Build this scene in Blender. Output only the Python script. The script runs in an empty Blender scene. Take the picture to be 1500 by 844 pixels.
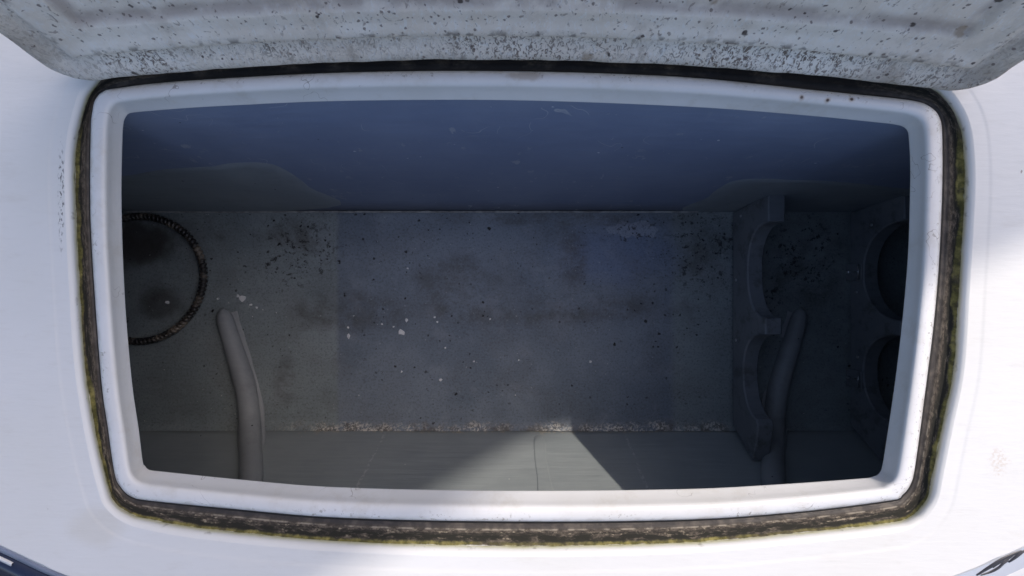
import bpy, math, random
from mathutils import Vector, noise as mnoise

scene = bpy.context.scene
random.seed(7)

# ---------------------------------------------------------------- camera
CAM_H = 0.61            # metres above the deck
F = 700.0               # focal length in photo pixels (1500 wide)
cam_d = bpy.data.cameras.new("camera")
cam_d.sensor_fit = 'HORIZONTAL'
cam_d.sensor_width = 36.0
cam_d.lens = 36.0 * F / 1500.0
cam_d.clip_start = 0.01
cam_d.clip_end = 200
cam = bpy.data.objects.new("camera", cam_d)
cam.location = (0, 0, CAM_H)
cam.rotation_euler = (0, 0, 0)
scene.collection.objects.link(cam)
scene.camera = cam

# ---------------------------------------------------------------- light
SA, SB = 0.62, 0.59     # metres the sun's rays shift in x, y for each metre of height
sun_vec = Vector((SA, SB, 1.0)).normalized()
world = bpy.data.worlds.new("World")
scene.world = world
world.use_nodes = True
wn = world.node_tree.nodes
sky = wn.new("ShaderNodeTexSky")
sky.sky_type = 'NISHITA'
sky.sun_disc = False
sky.sun_elevation = math.asin(sun_vec.z)
sky.sun_rotation = math.atan2(SA, SB)
sky.dust_density = 3.0
sky.ozone_density = 1.5
world.node_tree.links.new(sky.outputs[0], wn["Background"].inputs[0])
wn["Background"].inputs[1].default_value = 0.15
sun_d = bpy.data.lights.new("sun", 'SUN')
sun_d.energy = 2.0
sun_d.angle = math.radians(0.6)
sun_d.color = (1.0, 0.95, 0.87)
sun = bpy.data.objects.new("sun", sun_d)
sun.rotation_euler = sun_vec.to_track_quat('Z', 'Y').to_euler()
sun.location = (3, 3, 5)
scene.collection.objects.link(sun)
scene.view_settings.view_transform = 'Standard'
scene.view_settings.look = 'None'
scene.view_settings.exposure = 0.28
scene.view_settings.gamma = 1.0
scene.view_settings.use_white_balance = True      # camera set for open shade
scene.view_settings.white_balance_temperature = 6750
scene.view_settings.white_balance_tint = 13

# ---------------------------------------------------------------- helpers
COL = scene.collection


def U(px, py, z):
    """photo pixel + height of the surface it lies on -> world point"""
    d = CAM_H - z
    return Vector(((px - 750) / F * d, (422 - py) / F * d, z))


def smooth_closed(pts, n=6):
    """Catmull-Rom through a closed list"""
    out = []
    L = len(pts)
    for i in range(L):
        p0, p1, p2, p3 = [Vector(pts[(i + k - 1) % L]) for k in range(4)]
        for j in range(n):
            t = j / n
            out.append(0.5 * ((2 * p1) + (p2 - p0) * t + (2 * p0 - 5 * p1 + 4 * p2 - p3) * t * t
                              + (3 * p1 - p0 - 3 * p2 + p3) * t ** 3))
    return out


def crom(pts, n=8):
    """Catmull-Rom through an open list"""
    P = [Vector(p) for p in pts]
    P = [P[0] * 2 - P[1]] + P + [P[-1] * 2 - P[-2]]
    out = []
    for i in range(1, len(P) - 2):
        p0, p1, p2, p3 = P[i - 1:i + 3]
        for j in range(n):
            t = j / n
            out.append(0.5 * ((2 * p1) + (p2 - p0) * t + (2 * p0 - 5 * p1 + 4 * p2 - p3) * t * t
                              + (3 * p1 - p0 - 3 * p2 + p3) * t ** 3))
    out.append(P[-2])
    return out


def resample(poly, us):
    L = [0.0]
    for a, b in zip(poly, poly[1:]):
        L.append(L[-1] + (b - a).length)
    out = []
    k = 0
    for u in us:
        t = u * L[-1]
        while k < len(L) - 2 and L[k + 1] < t:
            k += 1
        d = L[k + 1] - L[k]
        f = 0 if d == 0 else (t - L[k]) / d
        out.append(poly[k].lerp(poly[k + 1], min(max(f, 0), 1)))
    return out


NS = 70
US = [0.5 - 0.5 * math.cos(math.pi * i / NS) for i in range(NS)]


def four_sides(sides):
    """sides: four open pixel lists, each from corner to corner -> 4*NS points"""
    allp, corners = [], []
    for s in sides:
        corners.append(len(allp))
        allp += [Vector(p) for p in s[:-1]]
    dense = smooth_closed(allp, 8)
    dense.append(dense[0])
    corners.append(len(allp))
    out = []
    for a, b in zip(corners, corners[1:]):
        out += resample(dense[a * 8:b * 8 + 1], US)
    return out


def new_obj(name, verts, faces, mat, parent=None, smooth=True, st=None):
    xs = [v[0] for v in verts]; ys = [v[1] for v in verts]; zs = [v[2] for v in verts]
    org = Vector(((min(xs) + max(xs)) / 2, (min(ys) + max(ys)) / 2, min(zs)))
    me = bpy.data.meshes.new(name)
    me.from_pydata([tuple(Vector(v) - org) for v in verts], [], faces)
    if st:
        a = me.attributes.new("st", 'FLOAT_VECTOR', 'POINT')
        for i, q in enumerate(st):
            a.data[i].vector = (q[0], q[1], 0)
    if smooth:
        for p in me.polygons:
            p.use_smooth = True
    if mat:
        me.materials.append(mat)
    me.update()
    o = bpy.data.objects.new(name, me)
    COL.objects.link(o)
    o.location = org
    if parent:
        o.parent = parent
        po = Vector(parent.location)
        g = parent.parent
        while g:
            po += Vector(g.location)
            g = g.parent
        o.location = org - po
    return o


def fix_normals(o):
    import bmesh
    bm = bmesh.new(); bm.from_mesh(o.data)
    bmesh.ops.recalc_face_normals(bm, faces=bm.faces)
    bm.to_mesh(o.data); bm.free()
    return o


def tag(o, label=None, cat=None, group=None, kind=None):
    if label: o["label"] = label
    if cat: o["category"] = cat
    if group: o["group"] = group
    if kind: o["kind"] = kind
    return o


def empty(name, loc):
    o = bpy.data.objects.new(name, None)
    o.location = loc
    o.empty_display_size = 0.05
    COL.objects.link(o)
    return o


def loft(rings, closed=True, flip=False):
    n = len(rings[0])
    verts = [tuple(p) for r in rings for p in r]
    faces = []
    for i in range(len(rings) - 1):
        for j in range(n if closed else n - 1):
            k = (j + 1) % n
            f = (i * n + j, i * n + k, (i + 1) * n + k, (i + 1) * n + j)
            faces.append(f[::-1] if flip else f)
    return verts, faces


def tube(path, rad, seg=16, cap=True, closed=False):
    """path: points; rad: number or list"""
    path = [Vector(p) for p in path]
    n = len(path)
    if not isinstance(rad, (list, tuple)):
        rad = [rad] * n
    rings = []
    ref = Vector((0.03, 0.02, 1)).normalized()
    for i, p in enumerate(path):
        a = path[(i - 1) % n] if (closed or i > 0) else p
        b = path[(i + 1) % n] if (closed or i < n - 1) else p
        t = (b - a).normalized()
        s = t.cross(ref)
        if s.length < 1e-4:
            s = t.cross(Vector((0, 1, 0)))
        s.normalize()
        u = s.cross(t).normalized()
        rings.append([p + (s * math.cos(q) + u * math.sin(q)) * rad[i]
                      for q in [2 * math.pi * k / seg for k in range(seg)]])
    if closed:
        rings.append(rings[0])
    v, f = loft(rings)
    if cap and not closed:
        f.append(tuple(range(seg))[::-1])
        b = (n - 1) * seg
        f.append(tuple(range(b, b + seg)))
    return v, f


def box(x0, x1, y0, y1, z0, z1, bv=0.0):
    if bv <= 0:
        v = [(x, y, z) for x in (x0, x1) for y in (y0, y1) for z in (z0, z1)]
        f = [(0, 1, 3, 2), (4, 6, 7, 5), (0, 4, 5, 1), (2, 3, 7, 6), (0, 2, 6, 4), (1, 5, 7, 3)]
        return v, f
    rings = []
    for z, b in ((z0, bv), (z0 + bv, 0), (z1 - bv, 0), (z1, bv)):
        rings.append([(x0 + b, y0 + bv, z), (x0 + bv, y0 + b, z), (x1 - bv, y0 + b, z), (x1 - b, y0 + bv, z),
                      (x1 - b, y1 - bv, z), (x1 - bv, y1 - b, z), (x0 + bv, y1 - b, z), (x0 + b, y1 - bv, z)])
    v, f = loft(rings)
    f.append(tuple(range(8))[::-1]); f.append(tuple(range(24, 32)))
    return v, f


def extrude_poly(poly, axis_pts):
    """poly: 2-D list, axis_pts: two functions mapping 2-D -> 3-D (front, back)"""
    n = len(poly)
    a = [tuple(axis_pts[0](p)) for p in poly]
    b = [tuple(axis_pts[1](p)) for p in poly]
    f = [tuple(range(n)), tuple(range(2 * n - 1, n - 1, -1))]
    for i in range(n):
        k = (i + 1) % n
        f.append((i, n + i, n + k, k))
    return a + b, f


# ---------------------------------------------------------------- materials
class Mat:
    def __init__(self, name, rough=0.5, spec=0.5):
        self.m = bpy.data.materials.new(name)
        self.m.use_nodes = True
        self.t = self.m.node_tree
        self.b = self.t.nodes["Principled BSDF"]
        self.b.inputs["Roughness"].default_value = rough
        self.b.inputs["Specular IOR Level"].default_value = spec
        self._pos = None

    def link(self, a, b):
        if isinstance(a, bpy.types.NodeSocket):
            self.t.links.new(a, b)
        else:
            if b.type == 'RGBA' and len(a) == 3:
                a = (*a, 1)
            b.default_value = a

    def pos(self):
        if not self._pos:
            self._pos = self.t.nodes.new("ShaderNodeNewGeometry").outputs["Position"]
        return self._pos

    def st(self):
        n = self.t.nodes.new("ShaderNodeAttribute"); n.attribute_name = "st"
        return n.outputs["Vector"]

    def sep(self, v):
        n = self.t.nodes.new("ShaderNodeSeparateXYZ"); self.link(v, n.inputs[0])
        return n.outputs

    def vmul(self, v, s):
        n = self.t.nodes.new("ShaderNodeVectorMath"); n.operation = 'MULTIPLY'
        self.link(v, n.inputs[0]); n.inputs[1].default_value = s
        return n.outputs[0]

    def vadd(self, v, s):
        n = self.t.nodes.new("ShaderNodeVectorMath"); n.operation = 'ADD'
        self.link(v, n.inputs[0]); self.link(s, n.inputs[1])
        return n.outputs[0]

    def noise(self, scale, detail=4, vec=None, rough=0.55, color=False, dist=0.0):
        n = self.t.nodes.new("ShaderNodeTexNoise")
        self.link(vec if vec is not None else self.pos(), n.inputs["Vector"])
        n.inputs["Scale"].default_value = scale
        n.inputs["Detail"].default_value = detail
        n.inputs["Roughness"].default_value = rough
        n.inputs["Distortion"].default_value = dist
        return n.outputs["Color" if color else 0]

    def voro(self, scale, vec=None, feature='F1'):
        n = self.t.nodes.new("ShaderNodeTexVoronoi")
        n.feature = feature
        self.link(vec if vec is not None else self.pos(), n.inputs["Vector"])
        n.inputs["Scale"].default_value = scale
        return n

    def math(self, op, a, b=0.0, c=0.0, clamp=False):
        n = self.t.nodes.new("ShaderNodeMath"); n.operation = op; n.use_clamp = clamp
        for i, q in enumerate((a, b, c)):
            self.link(q, n.inputs[i])
        return n.outputs[0]

    def mul(self, *a):
        r = a[0]
        for q in a[1:]:
            r = self.math('MULTIPLY', r, q)
        return r

    def mx(self, *a):
        r = a[0]
        for q in a[1:]:
            r = self.math('MAXIMUM', r, q)
        return r

    def step(self, v, lo, hi, o0=0.0, o1=1.0):
        n = self.t.nodes.new("ShaderNodeMapRange"); n.interpolation_type = 'SMOOTHSTEP'
        self.link(v, n.inputs[0])
        if lo <= hi:
            vals = (lo, hi, o0, o1)
        else:
            vals = (hi, lo, o1, o0)
        for i, q in enumerate(vals):
            n.inputs[i + 1].default_value = q
        return n.outputs[0]

    def mix(self, fac, a, b):
        n = self.t.nodes.new("ShaderNodeMix"); n.data_type = 'RGBA'
        self.link(fac, n.inputs[0]); self.link(a, n.inputs[6]); self.link(b, n.inputs[7])
        return n.outputs[2]

    def dots(self, scale, r, keep, vec=None):
        """round specks: radius r (cell units), share kept"""
        vec = vec if vec is not None else self.pos()
        wv = self.noise(scale * 2.2, 3, vec, color=True)
        wn_ = self.t.nodes.new("ShaderNodeVectorMath"); wn_.operation = 'MULTIPLY_ADD'
        self.link(wv, wn_.inputs[0]); wn_.inputs[1].default_value = (0.5 / scale,) * 3; self.link(vec, wn_.inputs[2])
        v = self.voro(scale, wn_.outputs[0])
        c = self.sep(v.outputs["Color"])
        rad = self.math('MULTIPLY', c[1], r)
        d = self.math('SUBTRACT', rad, v.outputs["Distance"])
        return self.mul(self.step(d, 0.0, r * 0.35), self.step(c[0], 1 - keep - 0.01, 1 - keep))

    def blob(self, cx, cy, rx, ry, amp=0.5, scale=14):
        """soft-edged patch at a place in plan (x, y)"""
        v = self.vadd(self.pos(), (-cx, -cy, 0))
        v = self.vmul(v, (1 / rx, 1 / ry, 0))
        n = self.t.nodes.new("ShaderNodeVectorMath"); n.operation = 'LENGTH'; self.link(v, n.inputs[0])
        d = self.math('ADD', n.outputs["Value"], self.mul(self.math('SUBTRACT', self.noise(scale, 5), 0.5), amp * 2))
        return self.step(d, 1.0, 0.35)

    def color(self, c):
        self.link(c, self.b.inputs["Base Color"])

    def rough(self, c):
        self.link(c, self.b.inputs["Roughness"])

    def bump(self, h, strength=0.3, dist=0.002):
        n = self.t.nodes.new("ShaderNodeBump")
        n.inputs["Strength"].default_value = strength
        n.inputs["Distance"].default_value = dist
        self.link(h, n.inputs["Height"])
        self.t.links.new(n.outputs[0], self.b.inputs["Normal"])
        return self


def plain(name, col, rough=0.5, nscale=40, var=0.15, metal=0.0, bump=0.0):
    k = Mat(name, rough)
    n = k.noise(nscale, 5)
    c = k.mix(k.step(n, 0.3, 0.7), tuple(q * (1 - var) for q in col), tuple(min(q * (1 + var), 1) for q in col))
    k.color(c)
    k.b.inputs["Metallic"].default_value = metal
    if bump:
        k.bump(n, bump)
    return k.m


def mat_gelcoat():
    """white deck gelcoat: faint brush marks, yellowed patches, grit"""
    k = Mat("deck gelcoat", 0.42)
    big = k.noise(3.0, 3)
    c = k.mix(k.step(big, 0.35, 0.7), (0.80, 0.80, 0.79), (0.77, 0.765, 0.735))
    fine = k.noise(30, 6, k.vmul(k.pos(), (1, 5, 1)))
    c = k.mix(k.mul(k.step(fine, 0.5, 0.8), 0.22), c, (0.66, 0.65, 0.62))
    st = k.blob(0.620, -0.222, 0.018, 0.022, 0.8, 60)
    c = k.mix(k.mul(st, k.step(k.noise(260, 4), 0.42, 0.6), 0.35), c, (0.55, 0.42, 0.29))
    st2 = k.blob(-0.53, -0.305, 0.06, 0.03, 0.6, 18)
    c = k.mix(k.mul(st2, 0.22), c, (0.60, 0.53, 0.38))
    # black scuff beside the opening
    sc = k.blob(-0.5755, 0.118, 0.0055, 0.085, 0.35, 60)
    c = k.mix(k.mul(sc, k.step(k.noise(190, 4, k.vmul(k.pos(), (2.2, 0.8, 1))), 0.52, 0.62)), c, (0.10, 0.09, 0.09))
    rub = k.step(k.noise(13, 6, k.vmul(k.pos(), (1, 3, 1)), 0.7), 0.54, 0.72)
    c = k.mix(k.mul(rub, 0.22), c, (0.62, 0.59, 0.53))
    hw = k.noise(6, 3, k.vmul(k.pos(), (1, 1.6, 1)))
    hl = k.mul(k.step(k.math('ABSOLUTE', k.math('SUBTRACT', hw, 0.5)), 0.0018, 0.0005), k.step(k.noise(5, 3, k.vadd(k.pos(), (1, 4, 0))), 0.55, 0.62))
    d = k.dots(38, 0.08, 0.26)
    c = k.mix(k.mul(d, 0.7), c, (0.20, 0.15, 0.11))
    k.color(c)
    k.rough(k.step(fine, 0.3, 0.8, 0.36, 0.55))
    h = k.math('ADD', k.mul(fine, 0.6), k.noise(7, 3))
    k.bump(h, 0.22, 0.003)
    return k.m


def mat_coaming():
    k = Mat("coaming gelcoat", 0.33)
    s, t, _ = k.sep(k.st())
    n1 = k.noise(9, 4)
    c = k.mix(k.step(n1, 0.35, 0.7), (0.80, 0.80, 0.80), (0.76, 0.755, 0.74))
    # grime splashed up from the gutter
    edge = k.step(t, 0.60, 1.0)
    near = k.step(t, 0.84, 1.0)
    streak = k.noise(150, 5, k.vmul(k.pos(), (1, 1, 0.3)), 0.7)
    patch = k.step(k.noise(11, 3), 0.42, 0.60)
    c = k.mix(k.mul(k.step(streak, 0.56, 0.64), edge, patch, 0.8), c, (0.20, 0.16, 0.12))
    c = k.mix(k.mul(k.step(k.noise(60, 5), 0.40, 0.70), near, 0.45), c, (0.36, 0.31, 0.25))
    d = k.dots(75, 0.10, 0.09)
    c = k.mix(k.mul(d, 0.85), c, (0.10, 0.075, 0.06))
    # three rust pin marks on the far side, one on the near side
    for px, py in ((1174, 143), (1212, 147), (1247, 146)):
        p = U(px, py, 0.0 if py < 400 else -0.012)
        c = k.mix(k.mul(k.blob(p.x, p.y, 0.0052, 0.0048, 0.5, 150), 0.55), c, (0.42, 0.30, 0.20))
        c = k.mix(k.blob(p.x, p.y, 0.0030, 0.0028, 0.3, 150), c, (0.06, 0.035, 0.03))
    # brown smear under the hinge
    p = U(770, 112, 0.0)
    c = k.mix(k.mul(k.blob(p.x, p.y, 0.035, 0.008, 0.6, 60), 0.55), c, (0.42, 0.33, 0.24))
    c = k.mix(k.mul(k.step(k.noise(24, 6, rough=0.7), 0.50, 0.72), 0.35), c, (0.60, 0.56, 0.49))
    # hairline scratches
    w = k.noise(16, 3)
    ln = k.step(k.math('ABSOLUTE', k.math('SUBTRACT', w, 0.5)), 0.0035, 0.001)
    c = k.mix(k.mul(ln, k.step(k.noise(9, 2, k.vadd(k.pos(), (5, 2, 1))), 0.54, 0.60), 0.7), c, (0.28, 0.25, 0.23))
    k.color(c)
    k.bump(k.math('ADD', k.noise(40, 4), k.mul(k.noise(6, 2), 2.0)), 0.10, 0.002)
    return k.m


def mat_gutter():
    """the mouldy drain channel: brown slime, black mould, pale crust, green algae at the outer edge"""
    k = Mat("mouldy channel", 0.8)
    s, t, _ = k.sep(k.st())
    al = k.noise(26, 5, k.vadd(k.pos(), (3, 0, 0)))
    wob = k.math('ADD', t, k.mul(k.math('SUBTRACT', k.noise(45, 6, rough=0.65), 0.5), 0.26))
    x, y, z = k.sep(k.pos())
    sv = k.vmul(k.st(), (1, 0.055, 1))
    brown = k.mix(k.step(k.noise(150, 6, sv, rough=0.7), 0.38, 0.68), (0.040, 0.033, 0.026), (0.16, 0.13, 0.10))
    c = brown
    # wet-looking dark strip next to the coaming
    c = k.mix(k.step(wob, 0.42, 0.25), c, k.mix(k.step(k.noise(70, 5), 0.4, 0.7), (0.050, 0.042, 0.036), (0.12, 0.10, 0.08)))
    # pale crust flakes
    crust = k.mul(k.step(k.noise(85, 7, sv, 0.72), 0.54, 0.60), k.step(wob, 0.32, 0.45), k.step(wob, 0.82, 0.68))
    near = k.step(y, -0.12, -0.22, 0.25, 1.0)
    c = k.mix(k.mul(crust, near, 0.9), c, (0.38, 0.32, 0.235))
    line = k.step(k.math('ABSOLUTE', k.math('SUBTRACT', wob, 0.50)), 0.05, 0.015)
    c = k.mix(k.mul(line, near, k.step(k.noise(20, 4), 0.35, 0.55), 0.7), c, (0.015, 0.013, 0.011))
    line2 = k.step(k.math('ABSOLUTE', k.math('SUBTRACT', t, 0.34)), 0.05, 0.02)
    c = k.mix(k.mul(line2, near, k.step(k.noise(70, 5), 0.40, 0.60), 0.6), c, (0.42, 0.37, 0.29))
    # black mould
    bl = k.mul(k.step(k.noise(32, 7, k.vadd(k.vmul(k.st(), (1, 0.09, 1)), (1, 7, 0)), 0.68), 0.40, 0.50), k.step(wob, 0.42, 0.60), k.step(wob, 0.98, 0.80))
    c = k.mix(bl, c, (0.018, 0.017, 0.012))
    # algae
    top = k.step(y, 0.17, 0.22)
    sd = k.mul(k.step(k.math('ABSOLUTE', x), 0.47, 0.53), k.step(k.noise(9, 5, k.vadd(k.pos(), (4, 0, 2))), 0.36, 0.64, -0.06, 0.24))
    g = k.mul(k.step(k.math('ADD', wob, sd), 0.80, 0.93), k.step(al, 0.24, 0.42), k.step(k.noise(7, 3, k.vadd(k.pos(), (2, 2, 0))), 0.30, 0.52, 0.35, 1.0))
    g = k.mul(g, k.step(k.noise(75, 6, k.vadd(k.pos(), (0, 6, 0)), 0.7), 0.30, 0.52, 0.30, 1.0))
    c = k.mix(k.mul(g, k.math('SUBTRACT', 1.0, top)), c, k.mix(k.step(k.noise(90, 4), 0.35, 0.7), (0.085, 0.080, 0.020), (0.30, 0.26, 0.085)))
    # far side and hinge recess: black mould, plus the lid's shade as colour
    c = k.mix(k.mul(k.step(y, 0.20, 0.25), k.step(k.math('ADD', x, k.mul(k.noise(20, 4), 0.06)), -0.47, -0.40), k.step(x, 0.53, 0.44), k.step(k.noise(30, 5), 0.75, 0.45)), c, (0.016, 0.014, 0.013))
    # clean white shoulder beyond
    edge = k.step(wob, 0.965, 1.06)
    dirtyw = k.mix(k.step(al, 0.4, 0.6), (0.76, 0.76, 0.73), (0.62, 0.61, 0.42))
    c = k.mix(edge, c, dirtyw)
    k.color(c)
    k.rough(k.step(wob, 0.15, 0.4, 0.45, 0.9))
    k.bump(k.math('ADD', k.noise(120, 6, sv, rough=0.65), k.mul(crust, 0.5)), 0.4, 0.0018)
    return k.m


def mat_shoulder():
    """rounded white edge of the deck above the channel; algae creeps onto its foot"""
    k = Mat("deck shoulder", 0.4)
    s, t, _ = k.sep(k.st())
    wob = k.math('ADD', t, k.mul(k.math('SUBTRACT', k.noise(50, 5), 0.5), 0.30))
    c = k.mix(k.step(k.noise(5, 3), 0.35, 0.7), (0.80, 0.80, 0.79), (0.78, 0.775, 0.75))
    c = k.mix(k.mul(k.step(wob, 0.42, 0.0), 0.75), c, (0.50, 0.47, 0.20))
    c = k.mix(k.mul(k.step(wob, 0.16, -0.04), k.step(k.noise(38, 4), 0.40, 0.56)), c, (0.13, 0.125, 0.02))
    c = k.mix(k.mul(k.step(wob, 0.60, 0.25), k.step(k.noise(60, 5), 0.60, 0.70), 0.5), c, (0.22, 0.20, 0.15))
    k.color(c)
    k.bump(k.noise(60, 4), 0.08, 0.002)
    return k.m


def mat_lid():
    """rough flow-coated underside, dirty and speckled with mould"""
    k = Mat("rough lid underside", 0.75)
    s, t, _ = k.sep(k.st())       # t: distance from the lid's edge, metres
    p = k.pos()
    n1 = k.noise(14, 5, rough=0.65)
    c = k.mix(k.step(n1, 0.35, 0.68), (0.92, 0.88, 0.815), (0.82, 0.76, 0.67))
    c = k.mix(k.mul(k.step(k.noise(5, 4, k.vadd(p, (9, 0, 0))), 0.45, 0.7), 0.6), c, (0.76, 0.66, 0.56))
    # scaly pitted band along the edge
    band = k.mul(k.step(t, 0.047, 0.040), k.step(t, 0.0, 0.006))
    pit = k.step(k.noise(190, 3, k.vmul(p, (1, 1, 0.55)), 0.6, dist=1.5), 0.50, 0.60)
    pm = k.step(k.noise(9, 4, k.vadd(p, (0, 4, 0))), 0.38, 0.60)
    c = k.mix(k.mul(pit, band, k.math('ADD', k.mul(pm, 0.72), 0.24)), c, (0.15, 0.115, 0.09))
    pit2 = k.step(k.noise(150, 4, k.vmul(p, (1, 1, 0.7)), 0.6, dist=0.8), 0.60, 0.68)
    wl = k.step(k.noise(120, 4, k.vmul(p, (1.6, 1, 0.6)), 0.65, dist=1.2), 0.54, 0.64)
    c = k.mix(k.mul(wl, 0.5), c, (0.88, 0.88, 0.87))
    c = k.mix(k.mul(pit2, k.step(k.noise(6, 3), 0.28, 0.52), 0.75), c, (0.26, 0.21, 0.18))
    c = k.mix(k.mul(k.step(t, 0.041, 0.046), k.step(t, 0.056, 0.047), k.step(k.noise(60, 5), 0.50, 0.62), 0.7), c, (0.13, 0.11, 0.10))
    bt = k.mul(k.step(k.noise(10, 6, k.vadd(p, (3, 3, 9)), 0.7), 0.52, 0.66), k.step(t, 0.10, 0.02, 0.35, 1.0))
    c = k.mix(k.mul(bt, 0.55), c, (0.36, 0.29, 0.225))
    # brown-grey outer corner and edge
    c = k.mix(k.mul(k.step(t, 0.026, 0.0), k.step(k.noise(20, 5), 0.25, 0.65), 0.75), c, (0.30, 0.265, 0.215))
    c = k.mix(k.mul(k.step(t, 0.007, 0.001), 0.8), c, (0.10, 0.09, 0.075))
    x, y, z = k.sep(p)
    side = k.step(k.math('ABSOLUTE', x), 0.47, 0.56)
    c = k.mix(k.mul(side, k.step(k.noise(11, 6, rough=0.65), 0.34, 0.60), 0.65), c, (0.34, 0.29, 0.245))
    # brown-grey band below the stiffening step
    c = k.mix(k.mul(k.step(t, 0.079, 0.086), k.step(t, 0.104, 0.090), k.step(k.noise(16, 5), 0.34, 0.56), 0.7), c, (0.36, 0.30, 0.27))
    # soft dirty runs wiped down the lid
    rn = k.step(k.noise(30, 5, k.vmul(p, (1, 1, 0.18)), 0.65), 0.52, 0.72)
    c = k.mix(k.mul(rn, k.step(k.noise(4, 3, k.vadd(p, (6, 0, 6))), 0.42, 0.62), 0.4), c, (0.48, 0.42, 0.36))
    # mould specks of three sizes
    c = k.mix(k.mul(k.dots(95, 0.27, 0.5), k.step(k.noise(7, 4, k.vadd(p, (1, 1, 3))), 0.34, 0.58, 0.25, 0.95)), c, (0.075, 0.055, 0.05))
    c = k.mix(k.mul(k.dots(150, 0.36, 0.55, k.vadd(p, (4, 4, 4))), 0.75), c, (0.13, 0.095, 0.085))
    c = k.mix(k.mul(k.dots(40, 0.20, 0.35, k.vadd(p, (7, 1, 2))), 0.9), c, (0.055, 0.04, 0.035))
    c = k.mix(k.mul(k.dots(30, 0.34, 0.22, k.vadd(p, (2, 8, 2))), 0.6), c, (0.34, 0.24, 0.15))
    k.color(c)
    h = k.math('ADD', k.mul(k.noise(190, 3, k.vmul(p, (1, 1, 0.55)), 0.6, dist=1.5), k.step(band, 0, 1, 0.35, 1.0)), k.mul(n1, 1.0))
    k.bump(h, 0.7, 0.004)
    return k.m


BASE = {0: ((0.26, 0.305, 0.315), (0.33, 0.375, 0.38)), 1: ((0.25, 0.31, 0.46), (0.30, 0.36, 0.51)), 2: ((0.35, 0.39, 0.40), (0.42, 0.46, 0.465)), 3: ((0.22, 0.24, 0.265), (0.27, 0.29, 0.31)), 5: ((0.33, 0.35, 0.365), (0.39, 0.41, 0.42)), 4: ((0.31, 0.355, 0.40), (0.35, 0.395, 0.43))}  # back wall's blue is the sky's tint put into grey paint
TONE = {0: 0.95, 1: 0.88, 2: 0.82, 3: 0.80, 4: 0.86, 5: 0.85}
BASE = {q: tuple(tuple(w * TONE[q] for w in col) for col in cc) for q, cc in BASE.items()}


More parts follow.
